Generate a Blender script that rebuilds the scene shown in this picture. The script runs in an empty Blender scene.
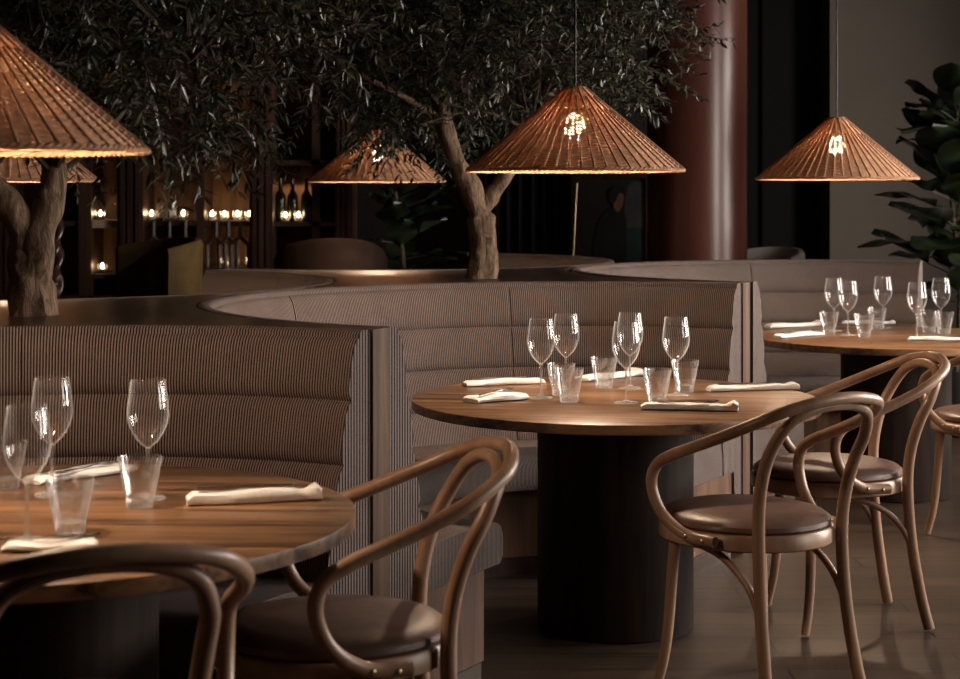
import bpy, math, random
from mathutils import Vector, Matrix, noise
PI = math.pi
sc = bpy.context.scene
COL = sc.collection
F, CX, HY, H = 1700.0, 480.0, 197.0, 1.45      # focal length (px), image centre x, horizon row, eye height
def at(px, py, z):                              # point at height z behind a pixel
    D = F*(H-z)/(py-HY)
    return Vector(((px-CX)*D/F, D, z))
def away(px, py, D):                            # point at distance D behind a pixel
    return Vector(((px-CX)*D/F, D, H-(py-HY)*D/F))

# ---------------------------------------------------------------- materials
def newmat(name):
    m = bpy.data.materials.new(name); m.use_nodes = True
    nt = m.node_tree; b = nt.nodes['Principled BSDF']
    return m, nt, b
def nd(nt, typ, **kw):
    n = nt.nodes.new(typ)
    for k, v in kw.items():
        if k in n.inputs: n.inputs[k].default_value = v
        else: setattr(n, k, v)
    return n
def ramp(nt, fac, stops):
    r = nt.nodes.new('ShaderNodeValToRGB'); e = r.color_ramp.elements
    while len(e) < len(stops): e.new(0.5)
    for i, (p, c) in enumerate(stops):
        e[i].position = p; e[i].color = (*c, 1)
    nt.links.new(fac, r.inputs[0]); return r
def setspec(b, v): b.inputs['Specular IOR Level'].default_value = v
def plain(name, col, rough=.5, metal=0, spec=.5, var=.12, scale=8, bump=0):
    m, nt, b = newmat(name)
    tc = nd(nt, 'ShaderNodeTexCoord')
    n = nd(nt, 'ShaderNodeTexNoise', Scale=scale, Detail=4)
    nt.links.new(tc.outputs['Object'], n.inputs['Vector'])
    r = ramp(nt, n.outputs['Fac'], [(.3, [c*(1-var) for c in col]), (.7, [min(1, c*(1+var)) for c in col])])
    nt.links.new(r.outputs[0], b.inputs['Base Color'])
    b.inputs['Roughness'].default_value = rough; b.inputs['Metallic'].default_value = metal; setspec(b, spec)
    if bump:
        bp = nd(nt, 'ShaderNodeBump', Strength=bump, Distance=.01)
        nt.links.new(n.outputs['Fac'], bp.inputs['Height']); nt.links.new(bp.outputs[0], b.inputs['Normal'])
    return m
def wood(name, c1, c2, axis=0, fine=14, rough=.4, spec=.5, planks=0, rot=0, coord='Object', bump=.12):
    """grain running along one axis; optional plank strips across it"""
    m, nt, b = newmat(name)
    tc = nd(nt, 'ShaderNodeTexCoord')
    rm = nd(nt, 'ShaderNodeMapping'); rm.inputs['Rotation'].default_value = (0, 0, rot)
    nt.links.new(tc.outputs[coord], rm.inputs[0])
    mp = nd(nt, 'ShaderNodeMapping')
    s = [fine]*3; s[axis] = fine*.07; mp.inputs['Scale'].default_value = s
    nt.links.new(rm.outputs[0], mp.inputs[0])
    vec = mp.outputs[0]
    if planks:
        sx = nd(nt, 'ShaderNodeSeparateXYZ'); nt.links.new(rm.outputs[0], sx.inputs[0])
        k = nd(nt, 'ShaderNodeMath', operation='MULTIPLY'); k.inputs[1].default_value = planks
        nt.links.new(sx.outputs[1 if axis == 0 else 0], k.inputs[0])
        fl = nd(nt, 'ShaderNodeMath', operation='FLOOR'); nt.links.new(k.outputs[0], fl.inputs[0])
        wn = nd(nt, 'ShaderNodeTexWhiteNoise', noise_dimensions='1D'); nt.links.new(fl.outputs[0], wn.inputs['W'])
        sc_ = nd(nt, 'ShaderNodeVectorMath', operation='SCALE'); sc_.inputs['Scale'].default_value = 9
        nt.links.new(wn.outputs['Color'], sc_.inputs[0])
        ad = nd(nt, 'ShaderNodeVectorMath', operation='ADD')
        nt.links.new(vec, ad.inputs[0]); nt.links.new(sc_.outputs[0], ad.inputs[1]); vec = ad.outputs[0]
    n1 = nd(nt, 'ShaderNodeTexNoise', Scale=1, Detail=6, Roughness=.62, Distortion=.5)
    nt.links.new(vec, n1.inputs['Vector'])
    r = ramp(nt, n1.outputs['Fac'], [(.38, c1), (.5, [(a+d)/2 for a, d in zip(c1, c2)]), (.64, c2)])
    out = r.outputs[0]
    if planks:
        mx = nd(nt, 'ShaderNodeMix', data_type='RGBA', blend_type='MULTIPLY'); mx.inputs['Factor'].default_value = .8
        nt.links.new(out, mx.inputs['A'])
        r2 = ramp(nt, wn.outputs['Value'], [(0, (.5, .48, .46)), (1, (1.3, 1.27, 1.24))]); nt.links.new(r2.outputs[0], mx.inputs['B'])
        out = mx.outputs['Result']
    nt.links.new(out, b.inputs['Base Color'])
    b.inputs['Roughness'].default_value = rough; setspec(b, spec)
    bp = nd(nt, 'ShaderNodeBump', Strength=bump, Distance=.004)
    nt.links.new(n1.outputs['Fac'], bp.inputs['Height']); nt.links.new(bp.outputs[0], b.inputs['Normal'])
    return m
def stripes(name, dark, light, pitch):
    """ribbed upholstery: stripes across the UV's u axis, in metres"""
    m, nt, b = newmat(name)
    uv = nd(nt, 'ShaderNodeUVMap', uv_map='UVMap')
    sx = nd(nt, 'ShaderNodeSeparateXYZ'); nt.links.new(uv.outputs[0], sx.inputs[0])
    k = nd(nt, 'ShaderNodeMath', operation='MULTIPLY'); k.inputs[1].default_value = 2*PI/pitch
    nt.links.new(sx.outputs[0], k.inputs[0])
    s = nd(nt, 'ShaderNodeMath', operation='SINE'); nt.links.new(k.outputs[0], s.inputs[0])
    mr = nd(nt, 'ShaderNodeMapRange'); nt.links.new(s.outputs[0], mr.inputs['Value'])
    mr.inputs['From Min'].default_value = -1; mr.inputs['From Max'].default_value = 1
    r = ramp(nt, mr.outputs[0], [(.44, dark), (.62, light)])
    tc = nd(nt, 'ShaderNodeTexCoord'); n = nd(nt, 'ShaderNodeTexNoise', Scale=9, Detail=3)
    nt.links.new(tc.outputs['Object'], n.inputs['Vector'])
    mx = nd(nt, 'ShaderNodeMix', data_type='RGBA', blend_type='MULTIPLY'); mx.inputs['Factor'].default_value = .35
    nt.links.new(r.outputs[0], mx.inputs['A']); nt.links.new(n.outputs['Fac'], mx.inputs['B'])
    nt.links.new(mx.outputs['Result'], b.inputs['Base Color'])
    b.inputs['Roughness'].default_value = .85; setspec(b, .2)
    bp = nd(nt, 'ShaderNodeBump', Strength=.5, Distance=.003)
    nt.links.new(mr.outputs[0], bp.inputs['Height']); nt.links.new(bp.outputs[0], b.inputs['Normal'])
    return m
def emis(name, col, strength):
    m, nt, b = newmat(name)
    b.inputs['Base Color'].default_value = (*col, 1)
    b.inputs['Emission Color'].default_value = (*col, 1); b.inputs['Emission Strength'].default_value = strength
    return m
def thin_glass(name, edge=.4, body=.0, tint=(1, 1, 1)):
    m = bpy.data.materials.new(name); m.use_nodes = True; nt = m.node_tree; nt.nodes.clear(); lk = nt.links.new
    o = nd(nt, 'ShaderNodeOutputMaterial'); t = nd(nt, 'ShaderNodeBsdfTransparent'); t.inputs[0].default_value = (*tint, 1)
    g = nd(nt, 'ShaderNodeBsdfGlossy'); g.inputs['Roughness'].default_value = .02
    lw = nd(nt, 'ShaderNodeLayerWeight', Blend=.5)
    def curve(power, mul, add):
        pw = nd(nt, 'ShaderNodeMath', operation='POWER'); pw.inputs[1].default_value = power; lk(lw.outputs['Facing'], pw.inputs[0])
        ma = nd(nt, 'ShaderNodeMath', operation='MULTIPLY_ADD'); ma.inputs[1].default_value = mul; ma.inputs[2].default_value = add
        lk(pw.outputs[0], ma.inputs[0]); return ma.outputs[0]
    mx = nd(nt, 'ShaderNodeMixShader'); lk(curve(4, .75, .055), mx.inputs[0]); lk(t.outputs[0], mx.inputs[1]); lk(g.outputs[0], mx.inputs[2])
    d = nd(nt, 'ShaderNodeBsdfDiffuse'); tl = nd(nt, 'ShaderNodeBsdfTranslucent'); ms = nd(nt, 'ShaderNodeMixShader')
    d.inputs[0].default_value = tl.inputs[0].default_value = (.95, .95, .95, 1)
    lk(d.outputs[0], ms.inputs[1]); lk(tl.outputs[0], ms.inputs[2])
    m2 = nd(nt, 'ShaderNodeMixShader'); lk(curve(5, edge, body), m2.inputs[0]); lk(mx.outputs[0], m2.inputs[1]); lk(ms.outputs[0], m2.inputs[2])  # white scatter at grazing angles stands in for bright refracted outlines
    lk(m2.outputs[0], o.inputs[0]); return m
def blown_glass(name, k, edge, body):          # part thin shell, part refracting
    m = thin_glass(name, edge, body); nt = m.node_tree; o = next(n for n in nt.nodes if n.type == 'OUTPUT_MATERIAL')
    src = o.inputs[0].links[0].from_socket
    g = nd(nt, 'ShaderNodeBsdfGlass', IOR=1.5, Roughness=.01); mx = nd(nt, 'ShaderNodeMixShader'); mx.inputs[0].default_value = k
    nt.links.new(src, mx.inputs[1]); nt.links.new(g.outputs[0], mx.inputs[2]); nt.links.new(mx.outputs[0], o.inputs[0]); return m
def solid_glass(name, tint=(1, 1, 1)):
    m, nt, b = newmat(name)
    b.inputs['Base Color'].default_value = (*tint, 1); b.inputs['Transmission Weight'].default_value = 1
    b.inputs['Roughness'].default_value = .015; b.inputs['IOR'].default_value = 1.48
    return m
def rattan(name, col, trans):
    m = bpy.data.materials.new(name); m.use_nodes = True; nt = m.node_tree
    b = nt.nodes['Principled BSDF']; o = nt.nodes['Material Output']
    tc = nd(nt, 'ShaderNodeTexCoord'); n = nd(nt, 'ShaderNodeTexNoise', Scale=38, Detail=3)
    nt.links.new(tc.outputs['Object'], n.inputs['Vector'])
    r = ramp(nt, n.outputs['Fac'], [(.3, [c*.7 for c in col]), (.7, [min(1, c*1.25) for c in col])])
    nt.links.new(r.outputs[0], b.inputs['Base Color']); b.inputs['Roughness'].default_value = .7; setspec(b, .3)
    t = nd(nt, 'ShaderNodeBsdfTranslucent'); t.inputs[0].default_value = (*trans, 1)
    mx = nd(nt, 'ShaderNodeMixShader'); mx.inputs[0].default_value = .15
    nt.links.new(b.outputs[0], mx.inputs[1]); nt.links.new(t.outputs[0], mx.inputs[2]); nt.links.new(mx.outputs[0], o.inputs[0])
    return m
def bark(name, c1, c2):
    m, nt, b = newmat(name)
    tc = nd(nt, 'ShaderNodeTexCoord'); mp = nd(nt, 'ShaderNodeMapping'); mp.inputs['Scale'].default_value = (1, 1, .35)
    nt.links.new(tc.outputs['Object'], mp.inputs[0])
    n = nd(nt, 'ShaderNodeTexNoise', Scale=34, Detail=8, Roughness=.7, Distortion=.6); nt.links.new(mp.outputs[0], n.inputs['Vector'])
    r = ramp(nt, n.outputs['Fac'], [(.32, c1), (.68, c2)]); nt.links.new(r.outputs[0], b.inputs['Base Color'])
    b.inputs['Roughness'].default_value = .9; setspec(b, .2)
    bp = nd(nt, 'ShaderNodeBump', Strength=1, Distance=.035); nt.links.new(n.outputs['Fac'], bp.inputs['Height'])
    nt.links.new(bp.outputs[0], b.inputs['Normal']); return m

M = {}
M['stripe'] = stripes('ribbed_upholstery', (.012, .007, .006), (.31, .243, .222), .0079)
M['table'] = wood('walnut_top', (.040, .018, .009), (.33, .18, .088), 0, 20, .36, .5, planks=9, rot=.12)
M['pedestal'] = wood('dark_walnut', (.010, .006, .005), (.028, .016, .011), 2, 16, .65, .12)
M['chair'] = wood('bent_beech', (.25, .140, .085), (.40, .25, .162), 2, 10, .36, .5)
M['leather'] = plain('brown_leather', (.115, .062, .045), .42, spec=.5, var=.15, scale=30, bump=.06)
M['ledge'] = wood('dark_ledge', (.018, .010, .007), (.065, .036, .024), 1, 12, .34, .4)
M['post'] = wood('post_wood', (.075, .044, .028), (.17, .105, .068), 2, 16, .65, .2)
M['plinth'] = wood('plinth_wood', (.075, .036, .02), (.18, .09, .05), 2, 18, .5, .4)
M['rattan'] = rattan('woven_rattan', (.55, .315, .185), (.7, .40, .19))
M['stake'] = rattan('rattan_stake', (.42, .235, .135), (.5, .25, .1))
M['black'] = plain('black_metal', (.012, .011, .011), .4, .5)
M['brass'] = plain('brass', (.55, .42, .24), .35, 1)
M['steel'] = plain('steel', (.62, .60, .57), .2, 1, var=.04)
M['cloth'] = plain('white_linen', (.85, .83, .80), .9, spec=.2, var=.06, scale=60, bump=.15)
M['glass'] = thin_glass('thin_clear_glass', .62, .010)
M['pane'] = thin_glass('window_glass', 0, 0)
M['stemglass'] = blown_glass('stem_glass', .4, .8, .17)  # whitened body imitates bright refractions in stems, feet and tumbler bases
M['tumblerglass'] = blown_glass('tumbler_glass', .25, .6, .010)
M['solid'] = solid_glass('solid_clear_glass')
M['bottle'] = plain('dark_bottle_glass', (.006, .008, .006), .08, var=.05)
M['bulb'] = emis('lamp_bulb', (1, .74, .50), 400)
M['flame'] = emis('candle_flame', (1, .70, .38), 45)
M['wax'] = plain('candle_wax', (.8, .72, .58), .6)
M['bark'] = bark('olive_bark', (.045, .029, .018), (.46, .31, .20))
M['twig'] = bark('olive_twig', (.05, .04, .03), (.16, .12, .08))
M['cab'] = wood('cabinet_wood', (.022, .011, .008), (.075, .036, .023), 2, 12, .45, .4)
M['cabpanel'] = wood('cabinet_back', (.10, .05, .025), (.21, .11, .055), 2, 12, .6, .3)
M['shelf'] = wood('shelf_wood', (.40, .28, .19), (.60, .45, .33), 0, 12, .5, .4)
M['olive'] = plain('olive_velvet', (.05, .037, .015), .8, spec=.1, var=.2, scale=12)
M['brownvelvet'] = plain('brown_velvet', (.012, .008, .007), .9, spec=.04, var=.2, scale=12)
M['pale'] = plain('pale_fabric', (.34, .30, .28), .85, spec=.2)
M['column'] = wood('lacquered_column', (.062, .019, .013), (.12, .039, .028), 2, 5, .30, .5, bump=.04)
M['greywall'] = plain('grey_plaster', (.185, .158, .136), .9, spec=.2, var=.08, scale=1.4)
M['darkwall'] = plain('dark_plaster', (.018, .014, .013), .8, spec=.3)
M['blackdoor'] = plain('black_lacquer', (.006, .006, .007), .55, spec=.12)
M['curtain'] = plain('dark_curtain', (.007, .005, .008), .75, spec=.2)
M['ceiling'] = plain('ceiling_paint', (.05, .045, .042), .9)
M['pot'] = plain('dark_pot', (.03, .027, .025), .6)
M['canvas'] = plain('painting_ground', (.030, .024, .022), .5, var=.35, scale=6)
M['skin'] = plain('painted_skin', (.3, .15, .09), .6, var=.2, scale=20)
M['paintdark'] = plain('painted_dark_robe', (.012, .016, .013), .6, var=.3, scale=12)
M['paintgrey'] = plain('painted_grey', (.075, .08, .083), .6, var=.2, scale=9)
M['paintteal'] = plain('painted_teal', (.018, .055, .052), .6, var=.3, scale=9)

def leafmat(name, c1, c2, rough):
    m, nt, b = newmat(name)
    tc = nd(nt, 'ShaderNodeTexCoord'); n = nd(nt, 'ShaderNodeTexNoise', Scale=9, Detail=5)
    nt.links.new(tc.outputs['Object'], n.inputs['Vector'])
    r = ramp(nt, n.outputs['Fac'], [(.35, c1), (.65, c2)]); nt.links.new(r.outputs[0], b.inputs['Base Color'])
    b.inputs['Roughness'].default_value = rough; setspec(b, .5); return m
M['leaf'] = leafmat('olive_leaf', (.022, .028, .016), (.075, .080, .050), .36)
M['figleaf'] = leafmat('fig_leaf', (.010, .016, .009), (.026, .036, .016), .3)

def floormat():
    m, nt, b = newmat('oak_floor')
    tc = nd(nt, 'ShaderNodeTexCoord')
    br = nd(nt, 'ShaderNodeTexBrick', Scale=1.0); br.offset = .37
    br.inputs['Color1'].default_value = (.082, .055, .039, 1); br.inputs['Color2'].default_value = (.053, .035, .025, 1)
    br.inputs['Mortar'].default_value = (.014, .010, .008, 1); br.inputs['Mortar Size'].default_value = .004
    br.inputs['Brick Width'].default_value = 1.5; br.inputs['Row Height'].default_value = .18
    nt.links.new(tc.outputs['Object'], br.inputs['Vector'])
    mp = nd(nt, 'ShaderNodeMapping'); mp.inputs['Scale'].default_value = (1.2, 16, 1); nt.links.new(tc.outputs['Object'], mp.inputs[0])
    n = nd(nt, 'ShaderNodeTexNoise', Scale=2, Detail=6, Distortion=.4); nt.links.new(mp.outputs[0], n.inputs['Vector'])
    r = ramp(nt, n.outputs['Fac'], [(.3, (.55, .55, .55)), (.7, (1.15, 1.12, 1.08))])
    mx = nd(nt, 'ShaderNodeMix', data_type='RGBA', blend_type='MULTIPLY'); mx.inputs['Factor'].default_value = 1
    nt.links.new(br.outputs['Color'], mx.inputs['A']); nt.links.new(r.outputs[0], mx.inputs['B'])
    nt.links.new(mx.outputs['Result'], b.inputs['Base Color'])
    b.inputs['Roughness'].default_value = .36; setspec(b, .45)
    bp = nd(nt, 'ShaderNodeBump', Strength=.3, Distance=.003); nt.links.new(br.outputs['Fac'], bp.inputs['Height']); bp.invert = True
    nt.links.new(bp.outputs[0], b.inputs['Normal']); return m
M['floor'] = floormat()

# ---------------------------------------------------------------- mesh helpers
class MB:
    def __init__(s): s.v = []; s.f = []; s.uv = {}
    def add(s, vs, fs, uvs=None):
        o = len(s.v); s.v += [tuple(p) for p in vs]
        for i, f in enumerate(fs):
            if uvs: s.uv[len(s.f)] = uvs[i]
            s.f.append([o+k for k in f])
        return s
    def box(s, c, d, rz=0):
        x, y, z = [k/2 for k in d]; R = Matrix.Rotation(rz, 3, 'Z'); c = Vector(c)
        vs = [c+R@Vector((a*x, b*y, e*z)) for a, b, e in ((-1,-1,-1),(1,-1,-1),(1,1,-1),(-1,1,-1),(-1,-1,1),(1,-1,1),(1,1,1),(-1,1,1))]
        return s.add(vs, [(0,3,2,1),(4,5,6,7),(0,1,5,4),(1,2,6,5),(2,3,7,6),(3,0,4,7)])
    def lathe(s, prof, n=32, c=(0,0,0), cap0=True, cap1=True):
        vs = [(c[0]+r*math.cos(2*PI*k/n), c[1]+r*math.sin(2*PI*k/n), c[2]+z) for r, z in prof for k in range(n)]
        fs = [(i*n+k, i*n+(k+1) % n, (i+1)*n+(k+1) % n, (i+1)*n+k) for i in range(len(prof)-1) for k in range(n)]
        if cap0: fs.append(tuple(range(n-1, -1, -1)))
        if cap1: fs.append(tuple((len(prof)-1)*n+k for k in range(n)))
        return s.add(vs, fs)
    def tube(s, pts, rad, n=10, sub=6, closed=False, cap=True, flat=None):
        pts = [Vector(p) for p in pts]
        P, T = spline(pts, sub, closed)
        L = len(P); vs = []; prev = None
        for i, p in enumerate(P):
            t = (P[(i+1) % L]-P[i-1]) if closed else (P[min(i+1, L-1)]-P[max(i-1, 0)])
            t.normalize()
            if prev is None:
                a = Vector((0, 0, 1)) if abs(t.z) < .9 else Vector((1, 0, 0))
                u = t.cross(a).normalized()
            else:
                u = (prev-t*prev.dot(t)).normalized()
            prev = u; w = t.cross(u)
            r = rad(T[i]) if callable(rad) else rad
            vs += [p+u*math.cos(2*PI*k/n)*r+w*math.sin(2*PI*k/n)*r for k in range(n)]
        fs = [(i*n+k, i*n+(k+1) % n, ((i+1) % L)*n+(k+1) % n, ((i+1) % L)*n+k) for i in range(L if closed else L-1) for k in range(n)]
        if cap and not closed: fs += [tuple(range(n-1, -1, -1)), tuple((L-1)*n+k for k in range(n))]
        return s.add(vs, fs)
    def squash(s): s.v = [(x, y*1.06+.014, z) for x, y, z in s.v]; return s
    def build(s, name, mat, parent=None, smooth=True, loc=None):
        me = bpy.data.meshes.new(name); me.from_pydata(s.v, [], s.f)
        if s.uv:
            ul = me.uv_layers.new(name='UVMap'); k = 0; data = [0.0]*(2*len(me.loops))
            for fi, f in enumerate(s.f):
                u = s.uv.get(fi)
                for j in range(len(f)):
                    if u: data[2*k], data[2*k+1] = u[j]
                    k += 1
            ul.data.foreach_set('uv', data)
        me.materials.append(mat)
        if smooth:
            me.polygons.foreach_set('use_smooth', [True]*len(me.polygons))
            me.set_sharp_from_angle(angle=math.radians(42))
        me.update()
        o = bpy.data.objects.new(name, me); COL.objects.link(o)
        if parent: o.parent = parent
        if loc is not None: o.location = loc
        return o
def spline(p, sub, closed=False):
    n = len(p); out = []; T = []
    segs = n if closed else n-1
    for i in range(segs):
        if closed: a, b, c, d = p[(i-1) % n], p[i], p[(i+1) % n], p[(i+2) % n]
        else:
            b, c = p[i], p[i+1]
            a = p[i-1] if i > 0 else b*2-c
            d = p[i+2] if i+2 < n else c*2-b
        for k in range(sub):
            t = k/sub
            out.append(.5*((2*b)+(c-a)*t+(2*a-5*b+4*c-d)*t*t+(3*b-a-3*c+d)*t**3)); T.append((i+t)/segs)
    if not closed: out.append(p[-1].copy()); T.append(1.0)
    return out, T
def tag(o, label=None, cat=None, group=None, kind=None):
    if label: o['label'] = label
    if cat: o['category'] = cat
    if group: o['group'] = group
    if kind: o['kind'] = kind
    return o
def empty(name, loc=(0,0,0), rz=0, label=None, cat=None, group=None):
    o = bpy.data.objects.new(name, None); COL.objects.link(o); o.empty_display_size = .1
    o.location = loc; o.rotation_euler = (0, 0, rz)
    return tag(o, label, cat, group)
def copy_tree(o, parent=None):
    c = o.copy(); COL.objects.link(c)
    if parent: c.parent = parent
    for ch in KIDS.get(o.name, None) or [k for k in o.children]: copy_tree(ch, c)
    return c
KIDS = {}
def kids(o): return [k for k in bpy.data.objects if k.parent == o]
def clone(o, loc, rz, label, group=None, scale=None):
    c = copy_tree(o); c.location = loc; c.rotation_euler = (0, 0, rz); c['label'] = label
    if group: c['group'] = group
    if scale: c.scale = (scale,)*3
    return c
def structure(o, label=None, cat=None): return tag(o, label, cat, None, 'structure')

# ---------------------------------------------------------------- the booth layout (a chain of half circles)
P0 = Vector((-.27, 4.53)); DX = Vector((.488, .873)); NX = Vector((.873, -.488))   # along the chain, towards the open side
def sl(s, t): return P0+DX*s+NX*t
PER = 2.77; RO = 1.343
AX = math.atan2(-NX.y, -NX.x)                   # direction from a booth's centre to the middle of its back

def make_booth():
    root = empty('curved_banquette')
    RU = 1.24
    # backrest cross-section: inner face from the seat up, over the top, down the outside
    nch, zb, zt = 4, .43, 1.083; hch = (zt-zb)/nch
    def inner(z, pinch):
        f = (z-zb)/(zt-zb); base = 1.150+.140*f
        c = ((z-zb)/hch) % 1.0
        b = (1-abs(2*c-1)**5)*.020*pinch
        return base-b
    zs = []
    for k in range(nch):
        for c in (.0, .03, .09, .2, .38, .62, .8, .91, .97): zs.append(zb+hch*(k+c))
    zs[0] = zb+.001
    angs = []; N = 112
    seams = (-PI/4-.05, 0, 1.15)
    for i in range(N+1): angs.append((-PI/2+PI*i/N, 1.0))
    for sm in seams:
        angs = [a for a in angs if abs(a[0]-sm) > .004]
        angs += [(sm-.007, 1.0), (sm-.0018, .85), (sm, .4), (sm+.0018, .85), (sm+.007, 1.0)]
    angs.sort()
    # short end margin so that the channels roll over the end
    vs = []; rows = []
    for a, p in angs:
        prof = [(inner(z, p), z) for z in zs]
        prof += [(1.290, 1.080), (1.292, 1.090), (1.299, 1.097), (1.309, 1.100), (1.330, 1.100), (1.339, 1.098), (1.343, 1.092)]
        prof += [(RO, .9), (RO, .5), (RO, .02), (1.30, .02), (1.28, .2), (1.26, .344), (1.150, .344)]
        rows.append(prof)
    m = len(rows[0]); ca = lambda a: (math.cos(a+AX), math.sin(a+AX))
    for (a, p), prof in zip(angs, rows):
        c, s_ = ca(a); vs += [(r*c, r*s_, z) for r, z in prof]
    fs = []; uvs = []
    vl = [0]
    for i in range(1, m): vl.append(vl[-1]+math.dist(rows[0][i], rows[0][i-1]))
    vl.append(vl[-1]+math.dist(rows[0][-1], rows[0][0]))
    for i in range(len(angs)-1):
        u0, u1 = angs[i][0]*RU, angs[i+1][0]*RU
        for k in range(m):
            k2 = (k+1) % m
            fs.append((i*m+k, i*m+k2, (i+1)*m+k2, (i+1)*m+k)); uvs.append([(u0, vl[k]), (u0, vl[k+1]), (u1, vl[k+1]), (u1, vl[k])])
    for end in (0, len(angs)-1):
        idx = [end*m+k for k in range(m)]
        if end == 0: idx = idx[::-1]
        fs.append(tuple(idx)); uvs.append([((rows[end][k % m][0])*.585, rows[end][k % m][1]) for k in [q-end*m for q in idx]])
    MB().add(vs, fs, uvs).build('backrest', M['stripe'], root)
    # seat cushion
    sp = [(.70, .345), (.685, .37), (.685, .43), (.70, .46), (.735, .474), (.95, .478), (1.148, .470), (1.148, .345)]
    m = len(sp); vs = []; fs = []; uvs = []; vl = [0]
    for i in range(1, m): vl.append(vl[-1]+math.dist(sp[i], sp[i-1]))
    vl.append(vl[-1]+.48)
    N2 = 90
    for i in range(N2+1):
        a = -PI/2+.004+(PI-.008)*i/N2; c, s_ = ca(a); vs += [(r*c, r*s_, z) for r, z in sp]
    for i in range(N2):
        u0, u1 = i*PI/N2*RU*.8, (i+1)*PI/N2*RU*.8
        for k in range(m):
            k2 = (k+1) % m
            fs.append((i*m+k, i*m+k2, (i+1)*m+k2, (i+1)*m+k)); uvs.append([(u0, vl[k]), (u0, vl[k+1]), (u1, vl[k+1]), (u1, vl[k])])
    for end in (0, N2):
        idx = list(range(m)) if end else list(range(m-1, -1, -1))
        fs.append(tuple(end*m+k for k in idx)); uvs.append([sp[k] for k in idx])
    MB().add(vs, fs, uvs).build('seat_cushion', M['stripe'], root)
    # plinth
    def ring(name, prof, mat, a0=-PI/2+.006, a1=PI/2-.006, n=80):
        mm = len(prof); vs = []; fs = []
        for i in range(n+1):
            a = a0+(a1-a0)*i/n; c, s_ = ca(a); vs += [(r*c, r*s_, z) for r, z in prof]
        for i in range(n):
            for k in range(mm): fs.append((i*mm+k, i*mm+(k+1) % mm, (i+1)*mm+(k+1) % mm, (i+1)*mm+k))
        fs.append(tuple(range(mm-1, -1, -1))); fs.append(tuple(n*mm+k for k in range(mm)))
        return MB().add(vs, fs).build(name, mat, root)
    ring('plinth', [(.80, .075), (.80, .343), (1.255, .343), (1.255, .075)], M['plinth'])
    ring('kickboard', [(.815, .0), (.815, .073), (1.25, .073), (1.25, .0)], M['ledge'])
    return root
BG = 'striped curved booths of the banquette'
bo = make_booth()
tag(bo, 'striped curved booth in front, behind the left table with the rolled napkin', 'banquette', BG)
bc = sl(-PER/2, 0); bo.location = (bc.x, bc.y, 0)
for s, t, rz, lab in ((PER/2, 0, 0, 'striped curved booth wrapping the middle table, between two wooden end posts'),
                      (PER*1.5, 0, 0, 'paler striped curved booth behind the farthest laid table'),
                      (PER/2, -PER+.07, PI, 'short end of a booth back rising beyond the ledge below the olive armchair'),
                      (PER*1.5, -PER+.07, PI, 'curved booth back beyond the ledge, just right of the middle olive trunk')):
    c = sl(s, t)
    if s > 4 and t == 0: c += DX*.06
    clone(bo, (c.x, c.y, 0), rz, lab, BG)

# planter ledges between the booths, each with its end post
def make_planter(s0, label):
    o = sl(s0, 0); root = empty('planter_ledge', (o.x, o.y, 0), 0, label, 'planter', 'wooden planter ledges between the booths')
    R = RO+.004; R2 = R; dep = -PER+.07
    def arcs(shrink):
        pts = []
        r = R+shrink
        def lim(a): return a
        n = 26; amax = math.radians(80)
        # start at front cusp right side, go along front-right booth, rear-right, rear-left, front-left
        hw = .034-shrink*.2
        seq = []
        for k in range(n+1):                    # front-right booth, centre (PER/2, 0)
            a = amax*k/n; seq.append((PER/2-r*math.cos(a), -r*math.sin(a)))
        for k in range(n+1):                    # rear-right booth, centre (PER/2, dep)
            a = amax*(n-k)/n; seq.append((PER/2-r*math.cos(a), dep+r*math.sin(a)))
        right = seq; left = [(-x, y) for x, y in seq][::-1]
        return right+left
    pts = arcs(0); mid = 0
    def world(p):
        w = sl(s0+p[0], p[1])-o; return w
    def slab(name, pts, z0, z1, mat):
        n = len(pts); vs = [(*world(p), z0) for p in pts]+[(*world(p), z1) for p in pts]
        fs = [tuple(range(n))[::-1], tuple(range(n, 2*n))]+[(k, (k+1) % n, n+(k+1) % n, n+k) for k in range(n)]
        return MB().add(vs, fs).build(name, mat, root, smooth=False)
    slab('ledge_top', pts, 1.063, 1.098, M['ledge'])
    slab('ledge_body', arcs(.012), 0, 1.062, M['post'])
    # end post at the front cusp
    rz = math.atan2(NX.y, NX.x)
    w = NX*-.012
    MB().box((w.x, w.y, .55), (.04, .079, 1.10), rz).build('end_post', M['post'], root, smooth=False)
    return root
make_planter(0, 'dark wooden ledge with end post between the front booth and the middle booth')
make_planter(PER, 'dark wooden ledge behind the middle booth, its end post at the right of that booth')

# ---------------------------------------------------------------- tables
def make_table():
    r = empty('round_table')
    MB().lathe([(.0, .735), (.683, .735), (.689, .737), (.690, .740), (.690, .7655), (.6895, .7672), (.688, .768), (0, .768)], 96, cap0=False, cap1=False).build('tabletop', M['table'], r)
    MB().lathe([(.264, .006), (.264, .734)], 64).build('pedestal', M['pedestal'], r)
    MB().lathe([(.256, 0), (.256, .0055)], 64).build('foot_plate', M['black'], r)
    return r
TG = 'round walnut pedestal tables'
t = make_table(); t.location = (-.958, 3.65, 0); t.rotation_euler = (0, 0, .1)
tag(t, 'round walnut pedestal table at front left, nearest of the laid tables', 'table', TG)
clone(t, (.459, 5.77, 0), 0, 'round walnut pedestal table in the middle, beneath the large woven lamp', TG)
clone(t, (2.03, 8.3, 0), .2, 'round walnut pedestal table farthest back, partly hidden behind bentwood chairs', TG)

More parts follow.
